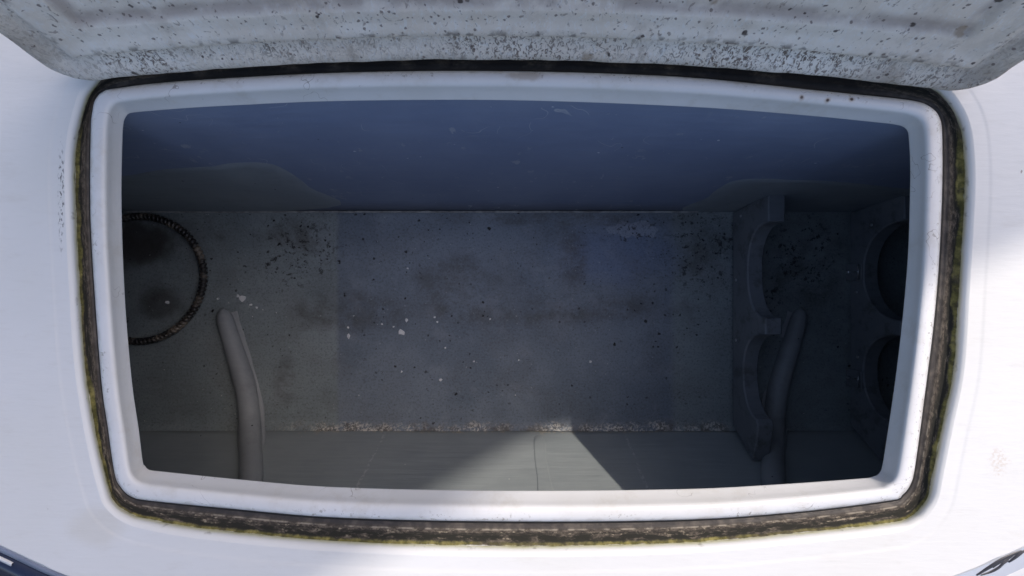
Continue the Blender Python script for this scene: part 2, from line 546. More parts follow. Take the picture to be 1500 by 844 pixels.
def interior(name, wall=0):
    """grey bilge paint, brushed, dirty. wall: 0 floor, 1 back, 2 front, 3 fittings"""
    k = Mat(name, 0.55, 0.4)
    p = k.pos()
    n1 = k.noise(6, 5)
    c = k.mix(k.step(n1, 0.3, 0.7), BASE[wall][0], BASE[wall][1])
    brush = k.noise(40, 5, k.vmul(p, (0.35, 3, 1)) if wall == 0 else k.vmul(p, (0.3, 3, 3)))
    c = k.mix(k.mul(k.step(brush, 0.35, 0.75), 0.25), c, tuple(q * 1.2 for q in BASE[wall][1]))
    x, y, z = k.sep(p)
    h = k.mul(brush, 0.6)
    if wall == 0:
        # bluer repainted middle of the floor with ragged sides
        xw = k.math('ADD', x, k.mul(k.math('SUBTRACT', k.noise(30, 4), 0.5), 0.012))
        mid = k.mul(k.step(xw, -0.452, -0.437), k.step(xw, 0.425, 0.395))
        c = k.mix(k.mul(mid, 0.75), c, k.mix(k.step(k.noise(5, 4, k.vadd(p, (2, 2, 0))), 0.35, 0.65), (0.165, 0.205, 0.265), (0.25, 0.295, 0.36)))
        # newer paint patch, upper right of the middle
        pp = k.blob(0.27, 0.09, 0.20, 0.11, 0.35, 9)
        c = k.mix(k.mul(pp, 0.75), c, (0.22, 0.285, 0.42))
        wp = k.blob(0.315, 0.150, 0.085, 0.030, 0.7, 30)
        c = k.mix(k.mul(k.step(wp, 0.30, 0.60), 0.45), c, (0.52, 0.55, 0.62))
        # brown grime bands
        dirt = None
        for b in ((-0.55, 0.13, 0.12, 0.06), (0.10, -0.055, 0.55, 0.055), (-0.42, -0.06, 0.22, 0.07), (-0.15, 0.02, 0.14, 0.09), (0.16, 0.06, 0.05, 0.12), (-0.58, -0.24, 0.05, 0.08), (-0.95, 0.13, 0.17, 0.09),
                  (-0.90, -0.03, 0.10, 0.06), (0.50, 0.10, 0.09, 0.12), (0.15, 0.175, 0.40, 0.022), (-0.78, 0.13, 0.10, 0.07), (0.75, 0.05, 0.14, 0.16)):
            q = k.blob(*b, 0.55, 12)
            dirt = q if dirt is None else k.mx(dirt, q)
        c = k.mix(k.mul(dirt, k.step(k.noise(16, 7, rough=0.72), 0.34, 0.66), 0.6), c, (0.095, 0.085, 0.072))
        ov = k.step(k.noise(9, 6, k.vadd(p, (4, 9, 0)), 0.68), 0.42, 0.66)
        c = k.mix(k.mul(ov, 0.22), c, (0.15, 0.140, 0.125))
        fn = k.noise(190, 5, rough=0.75)
        c = k.mix(k.mul(k.step(fn, 0.48, 0.66), 0.45), c, (0.085, 0.088, 0.09))
        c = k.mix(k.mul(k.step(fn, 0.44, 0.34), 0.30), c, (0.36, 0.38, 0.40))
        pl = k.step(k.noise(13, 6, k.vadd(p, (1, 2, 5)), 0.65), 0.52, 0.68)
        c = k.mix(k.mul(pl, 0.16), c, (0.46, 0.49, 0.54))
        hd = k.mx(k.blob(-0.97, 0.115, 0.13, 0.075, 0.5, 14), k.mul(k.blob(-0.90, -0.04, 0.07, 0.06, 0.7, 16), 0.7))
        c = k.mix(k.mul(hd, 0.8), c, (0.045, 0.036, 0.030))
        # black mould spatter thickest at the right and along the back
        sp = None
        for b in ((0.49, 0.10, 0.16, 0.17), (-0.55, 0.09, 0.16, 0.13), (0.74, 0.08, 0.14, 0.14), (0.30, 0.15, 0.12, 0.05), (0.62, -0.02, 0.10, 0.10)):
            q = k.blob(*b, 0.4, 10)
            sp = q if sp is None else k.mx(sp, q)
        m1 = k.mul(k.step(k.noise(70, 6, k.vadd(p, (6, 1, 0)), 0.74), 0.555, 0.60), sp)
        c = k.mix(k.mul(m1, 0.85), c, (0.028, 0.026, 0.025))
        c = k.mix(k.mul(k.step(k.noise(95, 6, k.vadd(p, (2, 6, 0)), 0.75), 0.60, 0.66), k.step(k.noise(6, 4, k.vadd(p, (8, 8, 0))), 0.42, 0.60), 0.75), c, (0.05, 0.046, 0.042))
        c = k.mix(k.mul(k.dots(105, 0.26, 0.30, k.vadd(p, (5, 5, 5))), k.step(y, -0.05, 0.12, 0.25, 1.0)), c, (0.022, 0.02, 0.02))
        d1 = k.mul(k.dots(62, 0.28, 0.62), k.math('ADD', k.mul(sp, 0.9), k.mul(k.step(k.noise(5, 3), 0.44, 0.58), 0.9), clamp=True))
        c = k.mix(d1, c, (0.020, 0.018, 0.018))
        c = k.mix(k.dots(24, 0.15, 0.40, k.vadd(p, (3, 3, 0))), c, (0.018, 0.016, 0.016))
        # fine white grit
        gm = k.mx(k.blob(-0.64, -0.06, 0.14, 0.05, 0.6, 20), k.blob(-0.40, -0.10, 0.16, 0.06, 0.6, 20), 0.30)
        c = k.mix(k.mul(k.dots(115, 0.22, 0.22, k.vadd(p, (8, 0, 0))), gm), c, (0.80, 0.80, 0.78))
        c = k.mix(k.mul(k.dots(60, 0.13, 0.22, k.vadd(p, (1, 5, 0))), k.mx(gm, k.step(y, -0.02, -0.25))), c, (0.78, 0.78, 0.76))
        # crust along the near corner
        yw = k.math('ADD', y, k.mul(k.math('SUBTRACT', k.noise(22, 6, rough=0.7), 0.5), 0.06))
        cr = k.mul(k.step(yw, -0.337, -0.360), k.step(k.math('ABSOLUTE', x), 0.62, 0.52))
        c = k.mix(k.mul(cr, k.step(k.noise(34, 5), 0.38, 0.58), 0.7), c, (0.14, 0.115, 0.085))
        c = k.mix(k.mul(cr, k.step(k.noise(14, 4, k.vadd(p, (0, 3, 1))), 0.34, 0.52), k.step(k.noise(170, 6, rough=0.75), 0.47, 0.57)), c, (0.74, 0.71, 0.64))
        h = k.math('ADD', h, k.mul(k.noise(35, 6), 0.8))
    elif wall == 1:
        # darker towards the bottom corner
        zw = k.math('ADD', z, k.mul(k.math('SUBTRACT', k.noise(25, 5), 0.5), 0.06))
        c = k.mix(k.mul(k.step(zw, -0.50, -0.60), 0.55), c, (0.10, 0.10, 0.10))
        # pale scuffs and hairline scratches
        w = k.noise(9, 2, k.vmul(p, (1, 1, 0.8)), dist=0.4)
        ln = k.step(k.math('ABSOLUTE', k.math('SUBTRACT', w, 0.5)), 0.0030, 0.0008)
        c = k.mix(k.mul(ln, k.step(k.noise(11, 3, k.vadd(p, (5, 1, 1))), 0.55, 0.61), 0.55), c, (0.60, 0.62, 0.66))
        sc = k.mul(k.step(k.noise(55, 4, k.vmul(p, (1, 1, 0.6))), 0.63, 0.68), k.step(k.noise(8, 2, k.vadd(p, (3, 3, 3))), 0.50, 0.62))
        c = k.mix(k.mul(sc, 0.6), c, (0.48, 0.50, 0.55))
        c = k.mix(k.mul(k.dots(45, 0.14, 0.30), 0.9), c, (0.72, 0.74, 0.78))
        c = k.mix(k.mul(k.dots(36, 0.12, 0.14, k.vadd(p, (3, 0, 1))), 0.9), c, (0.03, 0.03, 0.03))
        h = k.math('ADD', h, k.mul(k.noise(9, 4), 2.5))
    elif wall == 2:
        zw = k.math('ADD', z, k.mul(k.math('SUBTRACT', k.noise(28, 5), 0.5), 0.03))
        cr = k.mul(k.step(zw, -0.594, -0.606), k.step(k.math('ABSOLUTE', x), 0.60, 0.45))
        c = k.mix(k.mul(cr, k.step(k.noise(110, 5), 0.48, 0.58), 0.7), c, (0.50, 0.45, 0.36))
        # two dotted white drip lines
        for x0, sl in ((-0.320, 0.10), (0.285, -0.06)):
            xl = k.math('ADD', k.math('SUBTRACT', x, x0), k.mul(k.math('ADD', z, 0.60), sl))
            xl = k.math('ADD', xl, k.mul(k.math('SUBTRACT', k.noise(30, 4), 0.5), 0.012))
            l = k.step(k.math('ABSOLUTE', xl), 0.005, 0.001)
            c = k.mix(k.mul(l, k.step(k.noise(140, 4), 0.45, 0.60), 0.65), c, (0.55, 0.56, 0.56))
        c = k.mix(k.mul(k.dots(50, 0.10, 0.10), 0.9), c, (0.62, 0.62, 0.60))
        c = k.mix(k.mul(k.dots(26, 0.09, 0.12, k.vadd(p, (3, 0, 1))), 0.9), c, (0.03, 0.025, 0.02))
        # brush ridges and a sagging run in the laminate
        wv = k.noise(26, 4, k.vmul(p, (0.25, 3, 3)))
        h = k.math('ADD', h, k.mul(wv, 1.6))
    else:
        dm = k.step(k.noise(22, 6, rough=0.7), 0.50, 0.66)
        c = k.mix(k.mul(dm, 0.15 if wall >= 4 else 0.55), c, (0.085, 0.080, 0.075))
        c = k.mix(k.dots(60, 0.16, 0.12), c, (0.03, 0.028, 0.028))
    k.color(c)
    k.rough(k.step(brush, 0.3, 0.8, 0.45, 0.7))
    k.bump(h, 0.35, 0.0025)
    return k.m


M_DECK = mat_gelcoat()
M_COAM = mat_coaming()
M_GUT = mat_gutter()
M_SHO = mat_shoulder()
M_LID = mat_lid()
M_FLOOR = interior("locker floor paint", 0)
M_BACK = interior("locker back wall sky-tinted paint", 1)
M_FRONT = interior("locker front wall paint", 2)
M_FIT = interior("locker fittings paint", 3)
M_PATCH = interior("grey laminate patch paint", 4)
M_TUBE = interior("stiffener paint", 5)
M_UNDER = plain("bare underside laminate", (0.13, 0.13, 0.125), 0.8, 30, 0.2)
M_RUBBER = plain("black rubber seal", (0.022, 0.020, 0.019), 0.6, 80, 0.3)
M_STEEL = plain("stainless steel", (0.55, 0.56, 0.58), 0.28, 60, 0.1, 1.0)
M_BLACK = plain("black plastic", (0.02, 0.02, 0.022), 0.5, 60, 0.3)

# ---------------------------------------------------------------- outlines read from the photograph
IN = four_sides([
    [(184, 172), (188, 167), (200, 164.5), (260, 159.5), (333, 155), (500, 148), (750, 147), (1000, 156), (1167, 168), (1290, 180), (1313, 183), (1321, 185), (1326, 188)],
    [(1326, 188), (1329, 192), (1331, 200), (1333, 235), (1333, 280), (1330, 373), (1322, 467), (1311, 560), (1296, 661), (1292, 684), (1290, 690), (1286, 695)],
    [(1286, 695), (1279, 698), (1262, 701), (1135, 710), (1000, 716.5), (749, 719), (500, 714), (357, 703), (240, 691), (222, 689), (216, 687), (212, 682)],
    [(212, 682), (209, 675), (203, 627), (194, 565), (185, 467), (180, 373), (178, 280), (179.5, 200), (181, 181), (182, 176), (184, 172)]])
OUT = four_sides([
    [(143, 141), (150, 135), (167, 130), (267, 119), (500, 106.5), (750, 104.5), (1000, 113), (1200, 133), (1310, 144), (1333, 147), (1352, 151), (1367, 160)],
    [(1367, 160), (1376, 172), (1380, 195), (1380, 280), (1375, 390), (1367, 480), (1357, 560), (1346, 644), (1339, 692), (1335, 707), (1328, 719)],
    [(1328, 719), (1319, 727), (1305, 733), (1168, 750), (1000, 761.5), (752, 764), (500, 758.5), (336, 745), (215, 733), (196, 729), (186, 724), (177, 714)],
    [(177, 714), (170, 702), (165, 677), (158, 627), (148, 553), (135, 373), (132, 280), (133, 187), (135, 165), (138, 150), (143, 141)]])
GUT = four_sides([
    [(131, 140), (138, 130), (149, 117), (170, 104), (267, 88), (500, 78), (750, 75), (1000, 83), (1200, 100), (1320, 117), (1360, 128), (1380, 142), (1393, 158)],
    [(1393, 158), (1405, 182), (1411, 215), (1413, 280), (1405, 420), (1397, 540), (1380, 625), (1366, 695), (1360, 725), (1350, 742)],
    [(1350, 742), (1336, 755), (1303, 766), (1168, 781), (1000, 795), (752, 800), (500, 793), (303, 775), (215, 760), (186, 750), (168, 735)],
    [(168, 735), (159, 715), (141, 640), (125, 540), (117, 425), (112, 330), (110, 250), (113, 205), (119, 176), (126, 152), (131, 140)]])
NP = len(IN)


def arc_s(ring):
    s = [0.0]
    for i in range(1, len(ring)):
        s.append(s[-1] + (ring[i] - ring[i - 1]).length)
    return s


def lerp_ring(A, B, f, z):
    return [U(a.x + (b.x - a.x) * f, a.y + (b.y - a.y) * f, z) for a, b in zip(A, B)]


def profile_loft(name, A, B, prof, mat, parent, tvals=None, jitter=0.0):
    rings, st = [], []
    for i, (f, z) in enumerate(prof):
        r = lerp_ring(A, B, f, z)
        if jitter and 0 < i < len(prof) - 1:
            r = [p + Vector((0, 0, jitter * mnoise.noise(p * 60) + jitter * 0.5 * mnoise.noise(p * 170))) for p in r]
        if i == 0:
            s = arc_s(lerp_ring(A, B, 0.5, -0.01))
        t = f if tvals is None else tvals[i]
        st += [(q, t) for q in s]
        rings.append(r)
    v, f = loft(rings)
    o = new_obj(name, v, f, mat, parent, st=st)
    return o


# ---------------------------------------------------------------- deck
# boat's curved edge along the bottom of the picture
EDGE_PX = [(-2600, -1100), (-1100, 190), (-500, 555), (-200, 705), (0, 798), (103, 844), (300, 908), (540, 950), (750, 960), (960, 950), (1200, 908), (1395, 844), (1500, 800), (1700, 708), (2000, 560), (2600, 200), (3000, -200), (4600, -1500), (5600, -2300)]
edge_curve = crom([Vector((x, y)) for x, y in EDGE_PX], 10)
OUTER = four_sides([
    [(-2600, -1100), (-2600, -5400), (-1000, -5600), (750, -5600), (3500, -5600), (5600, -5400), (5600, -2300)],
    [(5600, -2300), (4600, -1500), (3000, -200), (2600, 200), (2000, 560), (1700, 708), (1500, 800), (1460, 817)],
    [(1460, 817), (1395, 844), (1200, 908), (960, 950), (750, 960), (540, 950), (300, 908), (103, 844), (60, 826)],
    [(60, 826), (0, 798), (-200, 705), (-500, 555), (-1100, 190), (-1850, -430), (-2600, -1100)]])
# GUT sides start top-left; use the same four-side order, shift OUTER so sides correspond
deck_rings, deck_st = [], []
OFF = []          # unit outward direction per point of GUT
for i in range(NP):
    a, b = GUT[i - 1], GUT[(i + 1) % NP]
    t = (b - a)
    n = Vector((t.y, -t.x))
    if n.length < 1e-6:
        n = Vector((0, -1))
    n.normalize()
    OFF.append(n)


for _ in range(6):
    OFF = [(OFF[i - 1] + OFF[i] * 2 + OFF[(i + 1) % NP]).normalized() for i in range(NP)]


def ring_off(px, z):
    return [U(g.x + n.x * px, g.y + n.y * px, z) for g, n in zip(GUT, OFF)]


# rounded shoulder from the channel up to the deck
sh = [(-1.0, -0.0125), (1.5, -0.0095), (4.5, -0.006), (8, -0.003), (12, -0.001), (16, 0.0)]
deck = None
rings = [ring_off(16, 0.0), ring_off(24, 0.0), ring_off(34, 0.0), ring_off(37.5, 0.0), ring_off(38.5, 0.0002), ring_off(42, 0.0003), ring_off(46, 0.0003)]
G46 = [Vector((g.x + n.x * 46, g.y + n.y * 46)) for g, n in zip(GUT, OFF)]
for q in (0.08, 0.18, 0.3, 0.45, 0.6, 0.75, 0.88, 0.96, 1.0):
    rings.append(lerp_ring(G46, OUTER, q, 0.0003))
v, f = loft(rings)
deck = new_obj("deck", v, f, M_DECK)
tag(deck, kind="structure", label="white gelcoat boat deck around the open locker")
rings, st = [], []
for (o, z) in sh:
    r = ring_off(o, z); rings.append(r)
    st += [(q, (o + 1) / 17.0) for q in arc_s(r)]
v, f = loft(rings)
new_obj("deck_shoulder", v, f, M_SHO, deck, st=st)

# ---------------------------------------------------------------- coaming and channel
c0 = U(750, 430, -0.045)
coaming = empty("hatch_coaming", (c0.x, c0.y, -0.045))
tag(coaming, "raised white coaming with rounded lip and mouldy drain channel framing the open locker", "hatch coaming")
prof = [(1.0, -0.030), (1.0, -0.010), (0.992, -0.0055), (0.965, -0.0022), (0.92, -0.0003), (0.85, 0.0008), (0.76, 0.0010), (0.67, 0.0007),
        (0.58, -0.0002), (0.50, -0.0022), (0.44, -0.0052), (0.37, -0.0095), (0.28, -0.0145), (0.15, -0.0208), (0.05, -0.0256), (0.012, -0.0272), (0.0, -0.0282), (0.0, -0.0300), (0.06, -0.0385), (0.45, -0.0385)]
profile_loft("lip", IN, OUT, prof, M_COAM, coaming)
gp = [(-0.6, -0.022), (-0.35, -0.022), (-0.15, -0.021), (0.02, -0.019), (0.12, -0.0175), (0.22, -0.0185), (0.32, -0.0165), (0.42, -0.0155), (0.52, -0.0165),
      (0.62, -0.0150), (0.72, -0.0155), (0.82, -0.0142), (0.92, -0.0130), (1.0, -0.0112), (1.08, -0.0105)]
profile_loft("drain_channel", OUT, GUT, gp, M_GUT, coaming, jitter=0.0004)
# black rubber seal pressed against the foot of the coaming
pr = []
for q in range(0, 10):
    a = 2 * math.pi * q / 9
    pr.append((-0.06 + 0.14 * math.cos(a), -0.0175 + 0.0038 * math.sin(a)))
profile_loft("rubber_seal", OUT, GUT, pr, M_RUBBER, coaming)

# ---------------------------------------------------------------- locker box
ZF = -0.61
XE = 1.22


LIPX = sorted([(p.x, p.y) for p in lerp_ring(IN, IN, 0, -0.0385)[:NS]])


def lip_y(x):
    if x <= LIPX[0][0]: return LIPX[0][1]
    if x >= LIPX[-1][0]: return LIPX[-1][1]
    for a, b in zip(LIPX, LIPX[1:]):
        if a[0] <= x <= b[0]:
            return a[1] + (b[1] - a[1]) * (x - a[0]) / max(b[0] - a[0], 1e-9)


def back_y(x, z):
    w = (z - ZF) / (-0.0385 - ZF)
    return 0.195 + (lip_y(x) + 0.003 - 0.195) * w + 0.003 * (1 - max(w, 0)) * mnoise.noise(Vector((x * 3, 2, z * 4)))


def front_y(x, z):
    return -0.3625 - 0.398 * (z - ZF) + 0.004 * mnoise.noise(Vector((x * 4, 7, z * 5)))


def sheet(fn, nu, nv):
    vs = [tuple(fn(i / nu, j / nv)) for j in range(nv + 1) for i in range(nu + 1)]
    fs = [(j * (nu + 1) + i, j * (nu + 1) + i + 1, (j + 1) * (nu + 1) + i + 1, (j + 1) * (nu + 1) + i) for j in range(nv) for i in range(nu)]
    return vs, fs


def floor_fn(u, w):
    x = -XE + 2 * XE * u
    y = -0.3625 + (0.195 + 0.3625) * w
    z = ZF + 0.004 * mnoise.noise(Vector((x * 4, y * 4, 0)))
    # rounded corner (fillet) at both long edges, ends turn up like a hull
    e = min(w, 1 - w)
    z += 0.010 * max(0, 1 - e / 0.035) ** 2
    return (x, y, z)


v, f = sheet(floor_fn, 120, 50)
locker_floor = tag(new_obj("locker_floor", v, f, M_FLOOR), kind="structure", label="grimy grey painted floor of the deep locker")


def back_fn(u, w):
    x = -XE + 2 * XE * u
    z = ZF - 0.01 + (0.5815) * w
    y = back_y(x, z)
    return (x, y, z)


v, f = sheet(back_fn, 100, 30)
wall_back = tag(new_obj("locker_wall_back", v, f, M_BACK), kind="structure", label="scratched grey, sky-tinted wall of the locker below the lid")


def front_fn(u, w):
    x = -XE + 2 * XE * u
    z = ZF - 0.01 + (0.5815) * w
    y = front_y(x, z)
    return (x, y, z)


v, f = sheet(front_fn, 100, 30)
wall_front = tag(new_obj("locker_wall_front", v, [q[::-1] for q in f], M_FRONT), kind="structure", label="sloping grey locker wall catching a patch of sun")
for nm, sx in (("locker_wall_left", -1), ("locker_wall_right", 1)):
    x = sx * XE
    zt = -0.045
    vs = [(x, -0.3625, ZF - 0.01), (x, 0.195, ZF - 0.01), (x, back_y(x, zt), zt), (x, front_y(x, zt), zt)]
    vs += [(x + sx * 0.02, a[1], a[2]) for a in vs]
    fs = [(0, 1, 2, 3), (7, 6, 5, 4), (0, 4, 5, 1), (1, 5, 6, 2), (2, 6, 7, 3), (3, 7, 4, 0)]
    tag(fix_normals(new_obj(nm, vs, fs, M_FIT, smooth=False)), kind="structure", label="grey end wall of the locker")
# underside of the deck roofing the parts of the locker beyond the opening
UND = four_sides([
    [(-700, 100), (200, 90), (750, 85), (1400, 100), (2200, 110)],
    [(2200, 110), (2200, 500), (2200, 1160)],
    [(2200, 1160), (1400, 1160), (750, 1160), (200, 1160), (-700, 1160)],
    [(-700, 1160), (-700, 500), (-700, 100)]])
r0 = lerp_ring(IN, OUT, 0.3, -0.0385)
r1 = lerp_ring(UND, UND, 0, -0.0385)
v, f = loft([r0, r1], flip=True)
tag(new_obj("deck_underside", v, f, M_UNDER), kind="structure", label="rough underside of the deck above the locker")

# laminate patches on the locker walls (slightly proud)


def wall_patch(name, pts, yfn, parent, thick, mat, sgn):
    """pts in (x, z) on a long wall"""
    pts = [tuple(p) for p in smooth_closed([Vector(p) for p in pts], 5)]
    n = len(pts)
    cx = sum(p[0] for p in pts) / n; cz = sum(p[1] for p in pts) / n
    rings = []
    for sc, th in ((1.035, -0.0012), (1.0, thick), (0.8, thick), (0.6, thick), (0.4, thick), (0.2, thick), (0.02, thick)):
        r = []
        for x, z in pts:
            X = cx + (x - cx) * sc; Z = cz + (z - cz) * sc
            r.append(Vector((X, yfn(X, Z) + sgn * th, Z)))
        rings.append(r)
    vs, fs = loft(rings)
    fs.append(tuple(range(6 * n, 7 * n)))
    o = new_obj(name, vs, fs, mat, parent)
    fix_normals(o)
    return o


def on_back(px, py):
    # intersect view ray with the back wall
    lo, hi = ZF, 0.0
    k = (422 - py) / F
    z = (k * CAM_H - 0.195 - 0.105 * 0.61) / (k + 0.105)
    return ((px - 750) / F * (CAM_H - z), z)


def on_front(px, py):
    k = (422 - py) / F
    z = (k * CAM_H + 0.3625 + 0.398 * 0.61) / (k - 0.398)
    return ((px - 750) / F * (CAM_H - z), z)


pl = [on_back(*q) for q in ((150, 310), (150, 262), (200, 248), (245, 239), (300, 235), (352, 233), (395, 237), (425, 252), (450, 272), (478, 304))]
wall_patch("laminate_patch", pl, back_y, wall_back, 0.0016, M_PATCH, -1)
pl = [on_back(*q) for q in ((1022, 312), (1040, 285), (1062, 266), (1085, 256), (1130, 252), (1200, 252), (1290, 262), (1345, 275), (1345, 313))]
wall_patch("laminate_patch", pl, back_y, wall_back, 0.0016, M_PATCH, -1)
pl = [on_front(*q) for q in ((783, 640), (783, 668), (787, 700), (790, 735), (812, 735), (806, 700), (800, 668), (797, 640))]
wall_patch("laminate_tape", pl, front_y, wall_front, 0.0006, M_FRONT, 1)

# white bead of sealant along the back corner
bead = []
for i in range(90):
    x = -0.98 + 1.45 * i / 89
    bead.append((x, 0.1925, ZF + 0.0125 + 0.002 * mnoise.noise(Vector((x * 30, 0, 0)))))
rb = [0.0026 + 0.0014 * mnoise.noise(Vector((b[0] * 45, 3, 0))) for b in bead]
v, f = tube(bead, rb, 8)
new_obj("sealant_bead", v, f, plain("old sealant", (0.36, 0.36, 0.35), 0.7, 60, 0.35), wall_back)

# ---------------------------------------------------------------- hull stiffeners


def stiffener(sx, label):
    key = [(325, 452), (334, 485), (345, 520), (355, 553), (361, 578)]
    pts = []
    for px, py in key:
        p = U(px, py, ZF + 0.012)
        pts.append(Vector((p.x * -sx if sx > 0 else p.x, p.y, ZF + 0.010)))
    xl = pts[-1].x
    pm_ = Vector((xl - sx * 0.0135, -0.333, ZF + 0.021)); pts.append(pm_)
    for z, dx in ((ZF + 0.075, 0.045), (ZF + 0.16, 0.092), (ZF + 0.30, 0.16), (ZF + 0.45, 0.22)):
        pts.append(Vector((xl + (-sx) * dx * (1 if sx < 0 else 1), front_y(xl, z) + 0.008, z)))
    path = crom(pts, 8)
    n = len(path)
    rad = []
    for i in range(n):
        d = i / (n - 1)
        r = 0.0185 + 0.006 * min(1, d * 3)
        if i < 5:
            r *= math.sqrt(max(0.02, 1 - ((5 - i) / 5.2) ** 2))
        rad.append(r * (1 + 0.03 * mnoise.noise(path[i] * 25)))
    v, f = tube(path, rad, 20)
    root = empty("hull_stiffener", tuple(path[0]))
    tag(root, label, "stiffener", "hull stiffeners")
    fix_normals(new_obj("tube", v, f, M_TUBE, root))
    # thin laminate flange bonding it to the hull
    L, R, L2, R2 = [], [], [], []
    for i, p in enumerate(path[2:], 2):
        t = (path[min(i + 1, n - 1)] - path[i - 1]).normalized()
        nr = Vector((0, 0, 1)) if p.z < ZF + 0.018 else Vector((0, 0.93, 0.37))
        s = t.cross(nr).normalized()
        w = 0.0275 + 0.003 * mnoise.noise(p * 30)
        base = p - nr * 0.0085
        L.append(base + s * w); R.append(base - s * w)
        L2.append(base + s * (w + 0.004) - nr * 0.006); R2.append(base - s * (w + 0.004) - nr * 0.006)
    v, f = loft([L2, L, R, R2], closed=False)
    fix_normals(new_obj("laminate_flange", v, f, M_TUBE, root))


stiffener(-1, "grey glassed-over tube curving down the floor beside the ribbed hose loop")
stiffener(1, "grey glassed-over tube half hidden behind the nearer notched board")

# ---------------------------------------------------------------- notched racks


def arc_pts(y0, y1, h0, h1, hb, n=18, p=2.4):
    """cut-out from (y0,h0) down to hb and up to (y1,h1): a superellipse"""
    out = []
    for i in range(n + 1):
        a = math.pi * i / n
        c = math.cos(a); s = math.sin(a)
        y = (y0 + y1) / 2 + (y0 - y1) / 2 * math.copysign(abs(c) ** (2 / p), c)
        top = h0 + (h1 - h0) * i / n
        out.append((y, top - (top - hb) * abs(s) ** (2 / p)))
    return out


def rack(x, thick, poly, label, screws, straps):
    root = empty("notched_rack", (x + thick / 2, -0.08, ZF))
    tag(root, label, "rack", "notched racks")
    bv = 0.003
    n = len(poly)
    cy = sum(p[0] for p in poly) / n; ch = sum(p[1] for p in poly) / n

    def inset(p, i):
        a, b, c = Vector(poly[i - 1]), Vector(poly[i]), Vector(poly[(i + 1) % n])
        t = (c - a)
        nn = Vector((-t.y, t.x)).normalized()
        return b + nn * bv * INS
    rings = []
    area = sum(poly[i - 1][0] * poly[i][1] - poly[i][0] * poly[i - 1][1] for i in range(n))
    INS = 1 if area > 0 else -1
    ins = [inset(p, i) for i, p in enumerate(poly)]
    rings.append([Vector((x, q.x, ZF + q.y)) for q in ins])
    rings.append([Vector((x + bv, p[0], ZF + p[1])) for p in poly])
    rings.append([Vector((x + thick - bv, p[0], ZF + p[1])) for p in poly])
    rings.append([Vector((x + thick, q.x, ZF + q.y)) for q in ins])
    v, f = loft(rings)
    f.append(tuple(range(n)))
    f.append(tuple(range(4 * n - 1, 3 * n - 1, -1)))
    fix_normals(new_obj("board", v, f, M_FIT, root, smooth=False))
    for (y, h) in screws:
        pts = [Vector((x + 0.001, y, ZF + h)), Vector((x - 0.0012, y, ZF + h)), Vector((x - 0.0022, y, ZF + h))]
        v, f = tube(pts, [0.0042, 0.0040, 0.0022], 12)
        fix_normals(new_obj("screw", v, f, M_STEEL, root))
    for (y, h) in straps:
        v, f = box(x - 0.003, x - 0.0006, y - 0.022, y + 0.022, ZF + h, ZF + h + 0.055, 0.0008)
        pl = new_obj("strap_plate", v, f, M_FIT, root, smooth=False)
        v, f = box(x - 0.008, x - 0.003, y - 0.003, y + 0.003, ZF + h + 0.006, ZF + h + 0.016, 0.0008)
        new_obj("pin", v, f, M_STEEL, pl, smooth=False)
        v, f = tube([(x - 0.006, y - 0.018, ZF + h + 0.048), (x - 0.006, y + 0.018, ZF + h + 0.048)], 0.0018, 8)
        new_obj("bar", v, f, M_STEEL, pl)
        v, f = tube([(x - 0.006, y, ZF + h + 0.034), (x - 0.006, y, ZF + h + 0.047)], 0.0018, 8)
        new_obj("bar", v, f, M_STEEL, pl)
    return root


poly1 = [(-0.345, 0.012), (0.190, 0.012), (0.206, 0.180), (0.146, 0.180)]
poly1 += arc_pts(0.144, -0.066, 0.176, 0.166, 0.088)
poly1 += [(-0.068, 0.168), (-0.102, 0.168)]
poly1 += arc_pts(-0.104, -0.300, 0.160, 0.128, 0.066, p=2.2)
poly1 += [(-0.312, 0.136), (-0.352, 0.128), (-0.400, 0.110)]
rack(0.558, 0.037, poly1, "nearer grey notched board standing on the locker floor", [(0.176, 0.055), (0.02, 0.03), (-0.13, 0.03)], [])
poly2 = [(-0.345, 0.012), (0.190, 0.012), (0.206, 0.180), (0.150, 0.180)]
poly2 += arc_pts(0.148, -0.072, 0.176, 0.168, 0.058, p=2.2)
poly2 += [(-0.076, 0.170), (-0.104, 0.170)]
poly2 += arc_pts(-0.106, -0.300, 0.164, 0.132, 0.058, p=2.2)
poly2 += [(-0.312, 0.140), (-0.352, 0.128), (-0.400, 0.110)]
rack(0.854, 0.037, poly2, "farther notched board with strap plates, partly hidden by the right lip", [(0.150, 0.085), (-0.01, 0.035), (-0.17, 0.04)], [(0.04, 0.002), (-0.225, 0.002)])

# ---------------------------------------------------------------- ribbed hose loop
HC = U(207, 408, ZF + 0.010)
turns = 94
per = 10
core = []
NR = turns * per
vs, fs = [], []
seg = 14
R0, r0_ = 0.158, 0.0080
for i in range(NR):
    a = 2 * math.pi * i / NR
    wob = 1 + 0.012 * math.sin(3 * a + 0.6) + 0.008 * math.sin(2 * a)
    cxx = HC.x + math.cos(a) * R0 * wob
    cyy = HC.y + math.sin(a) * R0 * wob
    for s in range(seg):
        b = 2 * math.pi * s / seg
        # ribs wound round the loop at a slant
        rib = math.sin(turns * a + b)
        rr = r0_ * (1 + 0.20 * (1 if rib > 0.1 else -0.6 if rib < -0.3 else rib))
        vs.append((cxx + math.cos(a) * rr * math.cos(b), cyy + math.sin(a) * rr * math.cos(b), ZF + 0.0125 + rr * math.sin(b)))
for i in range(NR):
    for s in range(seg):
        k = (i + 1) % NR; q = (s + 1) % seg
        fs.append((i * seg + s, k * seg + s, k * seg + q, i * seg + q))
km = Mat("worn ribbed hose", 0.30)
n = km.noise(25, 4)
km.color(km.mix(km.step(n, 0.45, 0.7), (0.030, 0.028, 0.027), (0.24, 0.20, 0.155)))  # tan patches put the rib highlights into the colour
